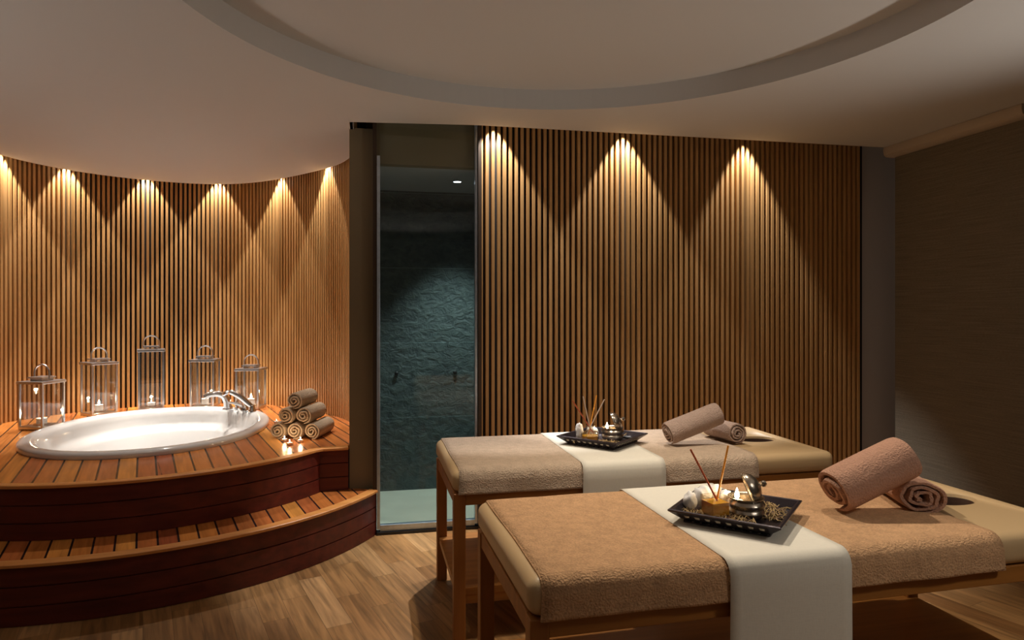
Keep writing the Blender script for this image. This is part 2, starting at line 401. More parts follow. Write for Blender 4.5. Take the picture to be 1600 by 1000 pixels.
blind(3.13, 4.185, 'drawn dark brown roller blind with cream cassette, the one beside the slatted wall')
blind(.3, 3.10, 'drawn dark brown roller blind with cream cassette, at the right photo edge')

# ------------------------------------------------------------------ tub platform
Z1, Z2 = .29, .57
pf = tag(empty('tub_platform', (-1.57, 5.2, 0)), 'curved two step teak platform built around the white bathtub', 'platform')
pf.matrix_world = Matrix.Translation((-1.57, 5.2, 0))
def loc(x, y, z): return (x+1.57, y-5.2, z)
def arc(cx, cy, R, a0, a1, n=64):
    return [Vector((cx+R*math.sin(a0+(a1-a0)*i/n), cy-R*math.cos(a0+(a1-a0)*i/n))) for i in range(n+1)]
def ang_to(cx, cy, x, y): return math.atan2(x-cx, cy-y)
c1 = (-1.57, 5.20); c2 = (-1.53, 5.14)
def profile_strip(path, prof, closed=False):
    """prof: list of (outward offset, z)"""
    R = []
    for i, p in enumerate(path):
        d = (path[min(i+1, len(path)-1)]-path[max(i-1, 0)]).normalized(); n = Vector((d.y, -d.x))
        R.append([loc(p.x+n.x*o_, p.y+n.y*o_, z) for o_, z in prof])
    return MB().rings(R, True)
def riser_prof(z0, z1, nb):
    pr = [(-.03, z0)]
    h = (z1-z0)/nb
    for i in range(nb):
        a = z0+i*h; b = a+h
        pr += [(0, a+.003), (0, b-.004), (-.008, b-.003), (-.008, b)] if i < nb-1 else [(0, a+.003), (0, b)]
    return pr+[(-.03, z1)]
aL1 = ang_to(*c1, -3.05, 4.2); aR1 = ang_to(*c1, -.004, 4.40)
p1 = arc(*c1, 1.765, aL1, aR1)
profile_strip(p1, riser_prof(0, .274, 3)).build('lower_riser', M['riser'], pf, smooth=False)
pn1 = arc(*c1, 1.765, aL1, aR1)
profile_strip(pn1, [(-.050, .273), (.010, .273), (.014, .276), (.014, .288), (.010, .291), (-.050, .291)]).build('nosing', M['nosing'], pf)
# tread of step 1 (reaches back under the upper riser)
inner = arc(*c1, 1.717, aL1, aR1)
bk = arc(*c1, 1.34, aL1, aR1)
MB().rings([[loc(p.x, p.y, .262), loc(q.x, q.y, .262), loc(q.x, q.y, Z1-.002), loc(p.x, p.y, Z1-.002)] for p, q in zip(inner, bk)]).build('tread', M['deck'], pf)
# upper riser: arc then a short straight return to the column
aL2 = ang_to(*c2, -2.95, 4.6); aR2 = ang_to(*c2, -.335, 4.395)
p2 = arc(*c2, 1.385, aL2, aR2)
profile_strip(p2, riser_prof(Z1-.003, .555, 3)).build('upper_riser', M['riser'], pf)
profile_strip([Vector((-.36, 4.425)), Vector((-.178, 4.435))], riser_prof(Z1-.003, .555, 3)).build('return_riser', M['riser'], pf)
nose2 = arc(*c2, 1.385, aL2, aR2)
nose2b = nose2[:-1]+[Vector((-.335, 4.40)), Vector((-.178, 4.415))]
profile_strip(nose2b, [(-.040, .553), (.010, .553), (.014, .556), (.014, .568), (.010, .571), (-.040, .571)]).build('nosing', M['nosing'], pf)
# deck with the hole for the tub
TC = Vector((-1.58, 5.295)); TA, TB = .77, .965
bd = [p-(p-Vector(c2)).normalized()*.038 for p in nose2]+[Vector((-.31, 4.455)), Vector((-.178, 4.455)), Vector((-.135, 4.60))]+[p for p in reversed(WL) if p.y > 4.62]
bd = bd+[bd[0]]
def ray_hit(d):
    best = None
    for i in range(len(bd)-1):
        a, b = bd[i]-TC, bd[i+1]-TC; e = b-a
        den = d.x*e.y-d.y*e.x
        if abs(den) < 1e-9: continue
        t = (a.x*e.y-a.y*e.x)/den; u = (a.x*d.y-a.y*d.x)/den
        if t > 0 and -1e-6 <= u <= 1+1e-6 and (best is None or t < best): best = t
    return best
R = []
for j in range(240):
    a = 2*PI*j/240; d = Vector((math.cos(a), math.sin(a)))
    ti = 1/math.sqrt((d.x/(TA-.03))**2+(d.y/(TB-.03))**2); to = ray_hit(d) or 1.3
    pi_, po = TC+d*ti, TC+d*to
    R.append([loc(*pi_, Z2-.025), loc(*po, Z2-.025), loc(*po, Z2-.002), loc(*pi_, Z2-.002)])
R.append(R[0]); MB().rings(R, True, False, False).build('deck', M['deck'], pf)

# ------------------------------------------------------------------ bathtub
tb = tag(empty('bathtub', (TC.x, TC.y, Z2)), 'oval white drop-in bathtub with rolled rim set in the teak deck', 'bathtub')
def ell(off, z, n=96, wob=0, sh=0):
    out = []
    for j in range(n):
        a = 2*PI*j/n
        cx, sy_ = math.cos(a), math.sin(a)
        e = 2/2.15
        x = math.copysign(abs(cx)**e, cx)*(TA-off); y = math.copysign(abs(sy_)**e, sy_)*(TB-off)
        if wob: # bulged arm rests on both long sides and a lounging slope at the near left end
            x *= 1-wob*(.5+.5*math.cos(3*a+.4))*.5; y *= 1-wob*(.5+.5*math.cos(2*a))*.35
        out.append((x+sh*.6, y+sh, z))
    return out
rim = [(.012, -.012, 0, 0), (.0, .004, 0, 0), (.0, .022, 0, 0), (.006, .034, 0, 0), (.02, .041, 0, 0), (.04, .043, 0, 0), (.07, .039, 0, 0), (.092, .030, 0, 0), (.105, .014, 0, 0), (.115, -.02, .02, 0), (.13, -.07, .06, 0), (.145, -.10, .10, .005), (.20, -.115, .16, .01), (.235, -.14, .16, .02), (.27, -.25, .16, .03), (.33, -.33, .16, .04), (.45, -.365, .1, .04), (.6, -.37, 0, .04)]
MB().rings([ell(o_, z, wob=w, sh=s) for o_, z, w, s in rim], True, False, True).build('shell', M['tub'], tb, smooth=True, sharp=80)

# bath filler set on the far right of the rim (rim top z = .612)
ZR = Z2+.040
sp_ = tag(empty('bath_spout', (-1.235, 6.02, ZR)), 'curved chrome bath spout on the far rim of the bathtub', 'spout')
pts = catmull([(0, 0, 0), (-.004, -.004, .06), (-.03, -.015, .115), (-.08, -.03, .138), (-.14, -.05, .132), (-.175, -.06, .115)], 6)
n_ = len(pts)
MB().tube([(p.x, p.y, p.z) for p in pts], .02, 14, [.034-.014*(i/n_)+.006*max(0, (i/n_-.8)*5) for i in range(n_)]).build('spout_arm', M['chrome'], sp_, smooth=True)
MB().lathe([(.045, -.002), (.045, .006), (.036, .012)], seg=24).build('base_ring', M['chrome'], sp_, smooth=True)
kn = tag(empty('diverter_knob', (-1.155, 5.975, ZR)), 'small chrome diverter knob between the bath spout and the mixer lever', 'knob')
MB().lathe([(.022, -.002), (.022, .014), (.014, .018), (.013, .035), (.02, .042), (.02, .056), (.009, .062), (.006, .078), (.001, .08)], seg=20).build('body', M['chrome'], kn, smooth=True)
lv = tag(empty('mixer_lever', (-1.085, 5.91, ZR)), 'chrome mixer lever handle beside the hand shower on the tub rim', 'tap')
MB().lathe([(.036, -.002), (.036, .02), (.030, .036), (.016, .046), (.001, .048)], seg=24).build('base', M['chrome'], lv, smooth=True)
MB().tube([(0, 0, .035), (-.05, -.02, .062), (-.11, -.04, .078)], .01, 10, [.014, .012, .008]).build('lever', M['chrome'], lv, smooth=True)
hs = tag(empty('hand_shower', (-1.01, 5.85, ZR)), 'chrome hand shower leaning in its holder on the tub rim', 'hand shower')
MB().lathe([(.032, -.002), (.032, .012), (.024, .022), (.022, .05), (.012, .055)], seg=24).build('holder', M['chrome'], hs, smooth=True)
hp = catmull([(.01, 0, .03), (-.035, .0, .07), (-.095, .0, .125), (-.155, .0, .16), (-.185, .0, .168)], 6)
MB().tube([(p.x, p.y, p.z) for p in hp], .015, 12, [.017+.006*math.sin(PI*i/len(hp)) for i in range(len(hp))]).build('handle', M['chrome'], hs, smooth=True)
MB().lathe([(.001, .026), (.021, .024), (.035, .012), (.038, 0), (.033, -.010), (.001, -.012)], c=(-.200, 0, .155), seg=28, mat=Matrix.Rotation(-.45, 3, 'Y')).build('shower_head', M['chrome'], hs, smooth=True)

# ------------------------------------------------------------------ candles, lanterns
def flame_mesh(h, r):
    return [(r*.35, 0), (r*.9, h*.18), (r, h*.32), (r*.7, h*.55), (r*.32, h*.8), (r*.02, h)]
def candle(x, y, z, r, h, fh, lab, group, cat='candle', holder=False, power=0):
    c = tag(empty('pillar_candle' if cat == 'candle' else 'tealight', (x, y, z)), lab, cat, group)
    if cat == 'tealight':
        MB().lathe([(r*.96, 0), (r, .002), (r, h), (r*.95, h), (r*.95, h*.8)], seg=24, cap1=False).build('cup', M['steel'], c, smooth=True)
        MB().lathe([(r*.94, .002), (r*.94, h*.85), (r*.3, h*.82), (.001, h*.82)], seg=24).build('wax', M['wax'], c, smooth=True)
    else:
        if holder: MB().lathe([(r*1.5, 0), (r*1.6, .006), (r*1.1, .012), (.001, .012)], seg=24).build('dish', M['jar'], c, smooth=True)
        MB().lathe([(r, .012 if holder else 0), (r, h), (r*.8, h*.985), (.001, h*.96)], seg=24).build('wax', M['wax'], c, smooth=True)
    MB().lathe([(.0012, h*.8), (.001, h+.008)], seg=6).build('wick', M['black'], c)
    MB().lathe(flame_mesh(fh, fh*.22), c=(0, 0, h+.005), seg=12).build('flame', M['flame'], c, smooth=True)
    if power:
        l = bpy.data.lights.new('candle_glow', 'POINT'); l.energy = power; l.color = (1, .72, .42); l.shadow_soft_size = .012
        lo = bpy.data.objects.new('candle_glow', l); C.objects.link(lo); lo.location = (x, y, z+h+.02+fh*.6)
    return c
def lantern(x, y, s, h, rz, lab):
    t = tag(empty('lantern', (x, y, Z2), rz), lab, 'lantern', 'steel and glass lanterns behind the bathtub')
    q = s/2; r = .007
    MB().box(-q, q, -q, q, 0, .022).build('base', M['steel'], t, bevel=.003)
    for sx in (-1, 1):
        for sy in (-1, 1):
            MB().box(sx*(q-r)-r, sx*(q-r)+r, sy*(q-r)-r, sy*(q-r)+r, .022, h-.02).build('corner_post', M['steel'], t)
    g = .0015
    for k in range(4):
        MB().box(-q+2*r, q-2*r, -g, g, .022, h-.02).build('glass_pane', M['lglass'], t)
        o = t.children[-1]; a = k*PI/2; o.rotation_euler = (0, 0, a); o.location = (math.sin(a)*(q-r), -math.cos(a)*(q-r), 0)
    MB().box(-q-.008, q+.008, -q-.008, q+.008, h-.02, h).build('top_plate', M['steel'], t, bevel=.003)
    MB().box(-q*.62, q*.62, -q*.62, q*.62, h+.018, h+.030).box(-q*.5, -q*.4, -q*.5, q*.5, h, h+.018).box(q*.4, q*.5, -q*.5, q*.5, h, h+.018).build('vent_cap', M['steel'], t, bevel=.002)
    R_ = q*.62
    hp = [(-R_, 0, h+.012)]+[(-R_*math.cos(a*PI/14), 0, h+.055+R_*1.0*math.sin(a*PI/14)) for a in range(15)]+[(R_, 0, h+.012)]
    MB().tube(hp, .0065, 8).build('handle', M['steel'], t, smooth=True)
    return t
LN = [(-2.46, 5.60, .205, .355, -20, 'short steel lantern at the far left, turned corner-on'),
      (-2.30, 6.22, .205, .445, 45, 'medium steel lantern between the short left one and the tallest'),
      (-1.97, 6.47, .205, .535, 17, 'tallest steel lantern, centre of the row behind the tub'),
      (-1.52, 6.47, .205, .44, -3, 'medium steel lantern behind the bath spout'),
      (-1.11, 6.37, .205, .36, -10, 'short steel lantern at the right end, behind the hand shower')]
CL = [(.035, .05, .0, 'low candle inside the short corner-on lantern at the left'), (.03, .06, .035, 'lit candle inside the second lantern from the left'),
      (.03, .035, .018, 'small candle inside the tallest centre lantern'), (.03, .06, .04, 'lit candle inside the lantern behind the bath spout'),
      (.03, .06, .04, 'lit candle inside the lantern behind the hand shower')]
for (x, y, s, h, a, lab), (r, ch, fh, cl) in zip(LN, CL):
    lantern(x, y, s, h, math.radians(a), lab)
    candle(x, y, Z2+.0225, r, ch, fh or .02, cl, 'candles in the lanterns', holder=True, power=1.6 if fh > .03 else .5)

# ------------------------------------------------------------------ rolled towels
def roll(c0, c1_, rx, rz, turns, mat, lab, group, seed=1, squash=0, crumple=.009, r0=.006, band=True):
    c0 = Vector(c0); c1_ = Vector(c1_); ax = (c1_-c0); L = ax.length; ax.normalize()
    side = Vector((0, 0, 1)).cross(ax).normalized(); up = ax.cross(side).normalized()
    # local frame: z = axis, x = side, y = up
    rot = Matrix((side, up, ax)).transposed()
    o = empty; mid = (c0+c1_)/2
    n = int(turns*28); rnd = random.Random(seed)
    ph = -PI/2-2*PI*turns+.5*(rnd.random()-.3)
    th = []
    R0, R1 = r0, 1.0
    pitch = (1.0-.10)/turns
    zs = [0, .006, .02, .05] + [.05+(L-.10)*k/10 for k in range(1, 10)] + [L-.05, L-.02, L-.006, L]
    m = MB(); rings = []
    for zi, z in enumerate(zs):
        ez = min(z, L-z); pinch = 1 if ez > .018 else (.55+.45*math.sin(PI/2*min(1, ez/.018)))
        rr = []
        inner_ = []; outer_ = []
        for i in range(n+1):
            u = i/n; a = 2*PI*turns*u+ph
            r = .10+(.90-pitch*.0)*u
            wv = crumple*14*(1-u*.75)*noise.noise(Vector((math.cos(a)*1.6+seed*3.1, math.sin(a)*1.6, u*2+seed)))
            r = max(.03, r+wv)
            half = pitch*.415*pinch
            jut = .010*noise.noise(Vector((u*7, seed*1.7, 0)))*(1 if z > L/2 else -1)
            zz = z+(jut if ez < .03 else 0)+(-.003+.006*u)*(1 if z > L/2 else -1)*(-1 if ez < .02 else 0)
            sag = noise.noise(Vector((math.cos(a), math.sin(a), z*9+seed)))*.02
            bnd = 1+(.018 if band and u > 1-1/turns and .33*L < z < .5*L else 0)
            for lst, rad in ((outer_, r+half), (inner_, max(.02, r-half))):
                k = (rad+sag*u)*bnd
                x = k*rx*math.cos(a); y = k*rz*math.sin(a)
                # flatten where it lies
                if y < -.93*rz: y = -.93*rz+(y+.93*rz)*.3
                lst.append((x, y, zz-L/2))
        rings.append(outer_+inner_[::-1])
    m.rings(rings, True, False, False)
    k = len(rings[0]); h_ = k//2
    for base, flip in ((0, 0), ((len(rings)-1)*k, 1)):
        for i in range(h_-1):
            q = [base+i, base+i+1, base+k-2-i, base+k-1-i]
            m.f.append(q if flip else q[::-1])
    o = m.build('rolled_towel', mat, smooth=True, sharp=60)
    o.matrix_world = Matrix.Translation(mid) @ rot.to_4x4()
    return tag(o, lab, 'rolled towel', group)
# pyramid on the deck
d = Vector((.085, .315, 0)); r = .056
G = 'rolled towels stacked in a pyramid on the tub deck'
zb = Z2+r*.93+.001
row = [Vector((-.668, 4.80, zb)), Vector((-.552, 4.765, zb)), Vector((-.436, 4.735, zb))]
mid_ = [(row[0]+row[1])/2+Vector((-.005, .0, .104)), (row[1]+row[2])/2+Vector((.0, .0, .106))]
top_ = (mid_[0]+mid_[1])/2+Vector((0, 0, .101))
roll(row[0], row[0]+d*.97, r*.97, r, 2.7, M['roll3'], 'small beige rolled towel, bottom left of the pyramid', G, 3)
roll(row[1], row[1]+d*.97, r*1.0, r, 2.7, M['roll3'], 'small beige rolled towel, bottom middle of the pyramid', G, 5)
roll(row[2], row[2]+d*.97, r*1.0, r, 2.7, M['roll3'], 'small beige rolled towel, bottom right of the pyramid', G, 8)
roll(mid_[0], mid_[0]+d*.95, r*.98, r, 2.7, M['roll3'], 'small beige rolled towel, left one of the middle row', G, 11)
roll(mid_[1], mid_[1]+d*.97, r*1.02, r, 2.7, M['roll3'], 'small beige rolled towel, right one of the middle row', G, 14)
roll(top_+Vector((0, .01, 0)), top_+d*.97, r*1.02, r, 2.7, M['roll3'], 'small beige rolled towel on top of the pyramid', G, 17)
for (px, py), lab, pw in (((444.6, 689), 'lit tealight on the deck, left one in front of the towel pyramid', 1), ((452.5, 695), 'lit tealight on the deck nearest the deck edge', 1), ((469.4, 690.5), 'lit tealight on the deck, right one in front of the towel pyramid', 1), ((432, 661), 'tealight between the tub rim and the towel pyramid', 0)):
    p = at(px, py, Z2)
    candle(p.x, p.y, Z2, .0185, .015, .015 if pw else .01, lab, 'tealights by the towel pyramid', 'tealight', power=.2 if pw else 0)

# ------------------------------------------------------------------ massage tables
BL, BW = 1.89, .745
def massage_table(x, y, rz, lab):
    t = tag(empty('massage_table', (x, y, 0), rz), lab, 'massage table', 'massage tables')
    # cushion with a face hole near the head end
    c = MB().box(-.004, BL+.004, -.006, BW+.006, .652, .752).build('cushion', M['leather'], t, smooth=True, bevel=.036, seg=6, sharp=60)
    cut = MB().lathe([(1, .55), (1, .73), (1.07, .748), (1.3, .80)], c=(1.69, BW/2-.005, 0), seg=48, sx=.105, sy=.070).build('cut', M['leather'])
    cut.parent = t
    md = c.modifiers.new('hole', 'BOOLEAN'); md.object = cut; md.operation = 'DIFFERENCE'; md.solver = 'EXACT'
    bpy.context.view_layer.update()
    dg = bpy.context.evaluated_depsgraph_get()
    nm = bpy.data.meshes.new_from_object(c.evaluated_get(dg)); c.modifiers.clear(); c.data = nm
    bpy.data.objects.remove(cut)
    shd = MB().lathe([(.965, .640), (.985, .640), (.985, .742), (.965, .738)], c=(1.69, BW/2-.005, 0), seg=48, sx=.105, sy=.070, cap0=False, cap1=False)
    shd.f += [[i_, (i_+1) % 48, 144+(i_+1) % 48, 144+i_] for i_ in range(48)]
    shd.build('face_hole_shade', M['holeshade'], t, smooth=True)  # added dark ring, paints the shade inside the face hole
    s = .052
    for lx in (0, BL-s):
        for ly in (0, BW-s):
            MB().box(lx, lx+s, ly, ly+s, 0, .651).build('leg', M['bedleg'], t, bevel=.002, seg=1)
    for ly in (.006, BW-.034): MB().box(s, BL-s, ly, ly+.028, .598, .651).build('side_rail', M['bedwood'], t, bevel=.002, seg=1)
    for lx in (.004, BL-.032): MB().box(lx, lx+.028, s, BW-s, .598, .651).build('end_rail', M['bedleg'], t, bevel=.002, seg=1)
    MB().box(s+.001, BL-s-.001, .01, BW-.01, .205, .235).box(.010, s+.001, s+.001, BW-s-.001, .205, .235).box(BL-s-.001, BL-.01, s+.001, BW-s-.001, .205, .235).build('shelf', M['bedwood'], t)
    for ly in (.012, BW-.036): MB().box(s, BL-s, ly, ly+.024, .165, .2045).build('shelf_rail', M['bedwood'], t, bevel=.002, seg=1)
    return t
BB = (.330, 2.882, math.radians(.8)); BF = (.388, 1.668, math.radians(1.9))
massage_table(*BB, 'beige leather massage table in the back, next to the slatted wall')
massage_table(*BF, 'beige leather massage table in the foreground, cut by the right frame edge')
def drape(name, bed, x0, x1, ztop, near, far, thick, mat, lab, cat, seed, group, wob=.003, lift=.0):
    """cloth laid across the table: hangs over both long sides"""
    x_, y_, rz = bed; m = MB(); nx = max(10, int((x1-x0)/.03))
    zt = ztop; rad = .040; g = .008+lift
    prof = []
    for k in range(9): prof.append((-g-.002, near+(zt-rad-near)*k/8, 1-k/8))
    for k in range(1, 9): a = PI/2*k/8; prof.append((-g+rad-rad*math.cos(a), zt-rad+rad*math.sin(a), 0))
    for k in range(1, 25): prof.append((-g+rad+(BW+2*g-2*rad)*k/24, zt, 0))
    for k in range(1, 9): a = PI/2*k/8; prof.append((BW+g-rad+rad*math.sin(a), zt-rad+rad*math.cos(a), 0))
    for k in range(1, 6): prof.append((BW+g+.002, zt-rad+(far-zt+rad)*k/5, k/5))
    R = []
    for i in range(nx+1):
        x = x0+(x1-x0)*i/nx; ring = []
        for y, z, hng in prof:
            e = noise.noise(Vector((x*4, y*4, z*4+seed*7)))*wob
            ex = noise.noise(Vector((seed, y*3, z*2)))*wob*2 if i in (0, nx) else 0
            flare = (-.010 if wob > .001 else -.002)*hng*noise.noise(Vector((x*5, seed*2, 0)))-.004*hng if y < .1 else 0
            ring.append((x+ex-(.006*hng if i == 0 else 0), y+flare-(abs(e)*.6 if y < .04 else 0), z+(abs(e) if hng == 0 else e*.6)))
        R.append(ring)
    m.rings(R, False, False, False)
    o = m.build(name, mat, smooth=True, sharp=80)
    # orient outward, then thicken
    md = o.modifiers.new('thickness', 'SOLIDIFY'); md.thickness = thick; md.offset = 1
    o.location = (x_, y_, 0); o.rotation_euler = (0, 0, rz)
    # hem rolls along the two short edges
    for R_ in (R[0], R[-1]): MB().tube([Vector(p) for p in R_], thick*.75, 6).build('hem', mat, o, smooth=True)
    return tag(o, lab, cat, group)
drape('bed_towel', BB, .030, 1.465, .7535, .650, .62, .006, M['towelB'], 'taupe terry towel spread over the back massage table', 'towel', 2, 'terry towels covering the massage tables')
drape('bed_towel', BF, .036, 1.505, .7535, .652, .62, .007, M['towelA'], 'tan terry towel spread over the front massage table', 'towel', 5, 'terry towels covering the massage tables')
drape('table_runner', BB, .582, .980, .7615, .40, .40, .0015, M['runner'], 'cream linen runner across the back massage table', 'table runner', 3, 'cream runners across the massage tables', .0006, .015)
drape('table_runner', BF, .560, .945, .7625, .30, .40, .0015, M['runner'], 'cream linen runner across the front massage table', 'table runner', 6, 'cream runners across the massage tables', .0006, .016)

# rolled bath towels on the tables
TZ = .7605
G = 'large rolled towels on the massage tables'
roll((1.515, 2.00, TZ+.076), (1.790, 1.985, TZ+.19), .080, .072, 3, M['roll1'], 'large rose taupe rolled towel on front table, propped on the smaller roll', G, 21, r0=.01, crumple=.012, band=False)
roll((1.825, 1.945, TZ+.050), (1.915, 2.20, TZ+.050), .082, .056, 3, M['roll1'], 'large rose taupe rolled towel lying flat on front table by the face hole', G, 25, crumple=.016, band=False)
roll((1.452, 3.175, TZ+.060), (1.744, 3.18, TZ+.158), .062, .058, 3.4, M['roll2'], 'mauve taupe rolled towel on back table, propped on the smaller roll', G, 31, crumple=.006, band=False)
roll((1.835, 3.145, TZ+.051), (1.79, 3.37, TZ+.051), .058, .054, 3.4, M['roll2'], 'mauve taupe rolled towel lying flat on back table by the face hole', G, 37, crumple=.008, band=False)

# ------------------------------------------------------------------ trays
def tray(x, y, rz, z, lab):
    t = tag(empty('serving_tray', (x, y, z), rz), lab, 'tray', 'dark metal trays on the massage tables')
    S = .173; B = .128
    def sq(h, zz): return [(-h, -h, zz), (h, -h, zz), (h, h, zz), (-h, h, zz)]
    MB().rings([sq(B, .010), sq(B+.004, .006), sq(S, .039), sq(S, .043), sq(S-.006, .045), sq(S-.012, .043), sq(B+.012, .0135), sq(B+.004, .0125)], True, True, True).build('dish', M['tray'], t, bevel=0)
    # pierced skirt foot: a row of little posts and a lower rail on each side
    m = MB()
    for k in range(4):
        a = Matrix.Rotation(k*PI/2, 4, 'Z'); bb = MB()
        bb.box(-B-.004, B+.004, -B-.006, -B-.001, 0, .004)
        for i in range(11):
            xx = -B+.0+i*2*B/10
            bb.box(xx-.0035, xx+.0035, -B-.006, -B-.002, .004, .012)
        n = len(m.v); m.v += [tuple(a @ Vector(v)) for v in bb.v]; m.f += [[i+n for i in f_] for f_ in bb.f]
    m.build('pierced_foot', M['tray'], t)
    # small pale blocks put in place of the pierced holes along the rim flank
    for k in range(4):
        a = Matrix.Rotation(k*PI/2, 4, 'Z')
        for i in range(8):
            m = MB(); xx = -.115+i*.23/7; bb = MB(); bb.quadbox([(xx-.006, -.1505, .0195), (xx+.006, -.1505, .0195), (xx+.006, -.1455, .0200), (xx-.006, -.1455, .0200), (xx-.008, -.1610, .0285), (xx+.008, -.1610, .0285), (xx+.008, -.1560, .0290), (xx-.008, -.1560, .0290)])
            n = len(m.v); m.v += [tuple(a @ Vector(v)) for v in bb.v]; m.f += [[j+n for j in f_] for f_ in bb.f]
            m.build('rim_hole_block', M['cassette'], t)
    return t
def pot(x, y, z, s, lid_dir, lab):
    t = tag(empty('metal_pot', (x, y, z)), lab, 'pot', 'antique metal pots on the trays')
    pr = [(.03, 0), (.042, .001), (.050, .008), (.054, .018), (.051, .026), (.047, .029), (.053, .034), (.055, .042), (.050, .050), (.046, .053), (.052, .058), (.053, .061), (.049, .060), (.043, .053), (.045, .040), (.045, .020), (.035, .010), (.001, .009)]
    MB().lathe([(r_*s, z_*s) for r_, z_ in pr], seg=40).build('bowl', M['pot'], t, smooth=True)
    rot = Matrix.Rotation(lid_dir, 3, 'Z') @ Matrix.Rotation(math.radians(68), 3, 'Y')
    lp_ = [(.046, -.002), (.049, .0), (.049, .004), (.046, .012), (.038, .024), (.024, .033), (.010, .037), (.008, .037), (.010, .034), (.022, .029), (.035, .021), (.043, .010), (.044, .0)]
    L = MB().lathe([(r_*s, z_*s) for r_, z_ in lp_], seg=40, mat=rot, cap0=False, cap1=False).build('lid', M['pot'], t, smooth=True)
    cc = Vector((math.cos(lid_dir)*.006*s, math.sin(lid_dir)*.004*s, .083*s)); L.location = cc
    K = MB().lathe([(.006, .030), (.005, .040), (.009, .044), (.010, .050), (.006, .056), (.001, .057)], seg=20, mat=rot).build('knob', M['pot'], L, smooth=True)
    for v in K.data.vertices: v.co *= s if s != 1 else 1
    return t
def reeds(c, L):
    for (dx, dy, dz, ln, mat, lab, grp) in L:
        v = Vector((dx, dy, dz)).normalized()
        p0 = Vector(c)-v*.035
        r_ = MB().tube([(0, 0, 0), v*ln*.5, v*ln], .0032, 8).build('reed_stick', M[mat], smooth=True); r_.location = p0
        tag(r_, lab, 'reed', grp)
def blob(name, x, y, z, s, mat, seed, flat=(1, 1, 1)):
    bm = bmesh.new(); bmesh.ops.create_icosphere(bm, subdivisions=3, radius=1)
    for v in bm.verts:
        k = 1+.38*noise.noise(v.co*1.7+Vector((seed, 0, 0)))+.14*noise.noise(v.co*4+Vector((seed, 3, 0)))
        v.co = Vector((v.co.x*k*s*flat[0], v.co.y*k*s*flat[1], v.co.z*k*s*flat[2]))
    me = bpy.data.meshes.new(name); bm.to_mesh(me); bm.free()
    for p in me.polygons: p.use_smooth = True
    me.materials.append(mat); o = bpy.data.objects.new(name, me); C.objects.link(o); o.location = (x, y, z); o.rotation_euler = (0, 0, seed)
    return o
def straw(cx, cy, z, spread, n, lab, seed, zones):
    rnd = random.Random(seed); m = MB()
    for i in range(n):
        zx, zy, zr = zones[i % len(zones)]
        a = rnd.random()*2*PI; rr = zr*math.sqrt(rnd.random()); x, y = zx+rr*math.cos(a), zy+rr*math.sin(a)
        d_ = rnd.random()*2*PI; k = .02+.03*rnd.random(); bend = (rnd.random()-.5)*1.8
        pts = []; px_, py_ = x, y
        for j in range(6):
            hz = z+.004+.016*math.sin(PI*j/5)*rnd.random()+.004*rnd.random()
            pts.append((px_, py_, hz)); px_ += math.cos(d_)*k/4; py_ += math.sin(d_)*k/4; d_ += bend/4
        m.tube(pts, .0011, 5)
    o = m.build('straw_filling', M['straw'], smooth=True); o['kind'] = 'stuff'
    return tag(o, lab, 'straw')
def potpourri(z, n, lab, seed, zones):
    rnd = random.Random(seed); m = MB()
    for i in range(n):
        zx, zy, zr = zones[i % len(zones)]; a = rnd.random()*2*PI; rr = zr*math.sqrt(rnd.random())
        rot = Matrix.Rotation(rnd.random()*6, 3, 'Z') @ Matrix.Rotation(rnd.random()*2, 3, 'X')
        s = .004+.006*rnd.random()
        m.lathe([(s*.2, -s*.4), (s, -s*.1), (s*.9, s*.2), (s*.1, s*.4)], c=(zx+rr*math.cos(a), zy+rr*math.sin(a), z+.005+.004*rnd.random()), seg=7, mat=rot)
    o = m.build('potpourri', M['potp'], smooth=True); o['kind'] = 'stuff'
    return tag(o, lab, 'potpourri')
TR1 = (1.163, 2.002, math.radians(-44.4)); TR2 = (1.149, 3.287, math.radians(-48.4)); TZ1 = .7660; TZ2 = .7645
tray(*TR1, TZ1, 'square dark metal tray with pierced edge on the front massage table')
tray(*TR2, TZ2, 'square dark metal tray with pierced edge on the back massage table')
def seat(o): return o
# front tray
zf = TZ1+.0128
j = tag(empty('reed_diffuser', (1.078, 1.985, zf), math.radians(8)), 'square glass jar half full of amber oil on the front tray', 'reed diffuser')
q = .034
MB().rings([[(-q, -q, 0), (q, -q, 0), (q, q, 0), (-q, q, 0)], [(-q, -q, .070), (q, -q, .070), (q, q, .070), (-q, q, .070)], [(-q+.003, -q+.003, .070), (q-.003, -q+.003, .070), (q-.003, q-.003, .070), (-q+.003, q-.003, .070)], [(-q+.003, -q+.003, .004), (q-.003, -q+.003, .004), (q-.003, q-.003, .004), (-q+.003, q-.003, .004)]]).build('jar', M['jar'], j)
oilm = simple('amber_liquid', (.95, .50, .03), .08, **{'Transmission Weight': .45, 'Emission Strength': 0})
MB().box(-q+.0032, q-.0032, -q+.0032, q-.0032, .0042, .053).build('oil', oilm, j)
reeds((1.085, 1.987, zf+.055), [(-.11, .06, .24, .215, 'reedr', 'thin red brown reed leaning left out of the square jar', None), (.050, -.0, .22, .215, 'reedo', 'thin orange reed leaning right out of the square jar', None)])
pt = pot(1.180, 1.972, zf, 1.08, math.radians(-20), 'round antique metal pot with its lid propped open on the front tray')
candle(1.158, 1.990, zf+.024, .019, .026, .036, 'burning tealight inside the metal pot on the front tray', None, 'tealight', power=.5)
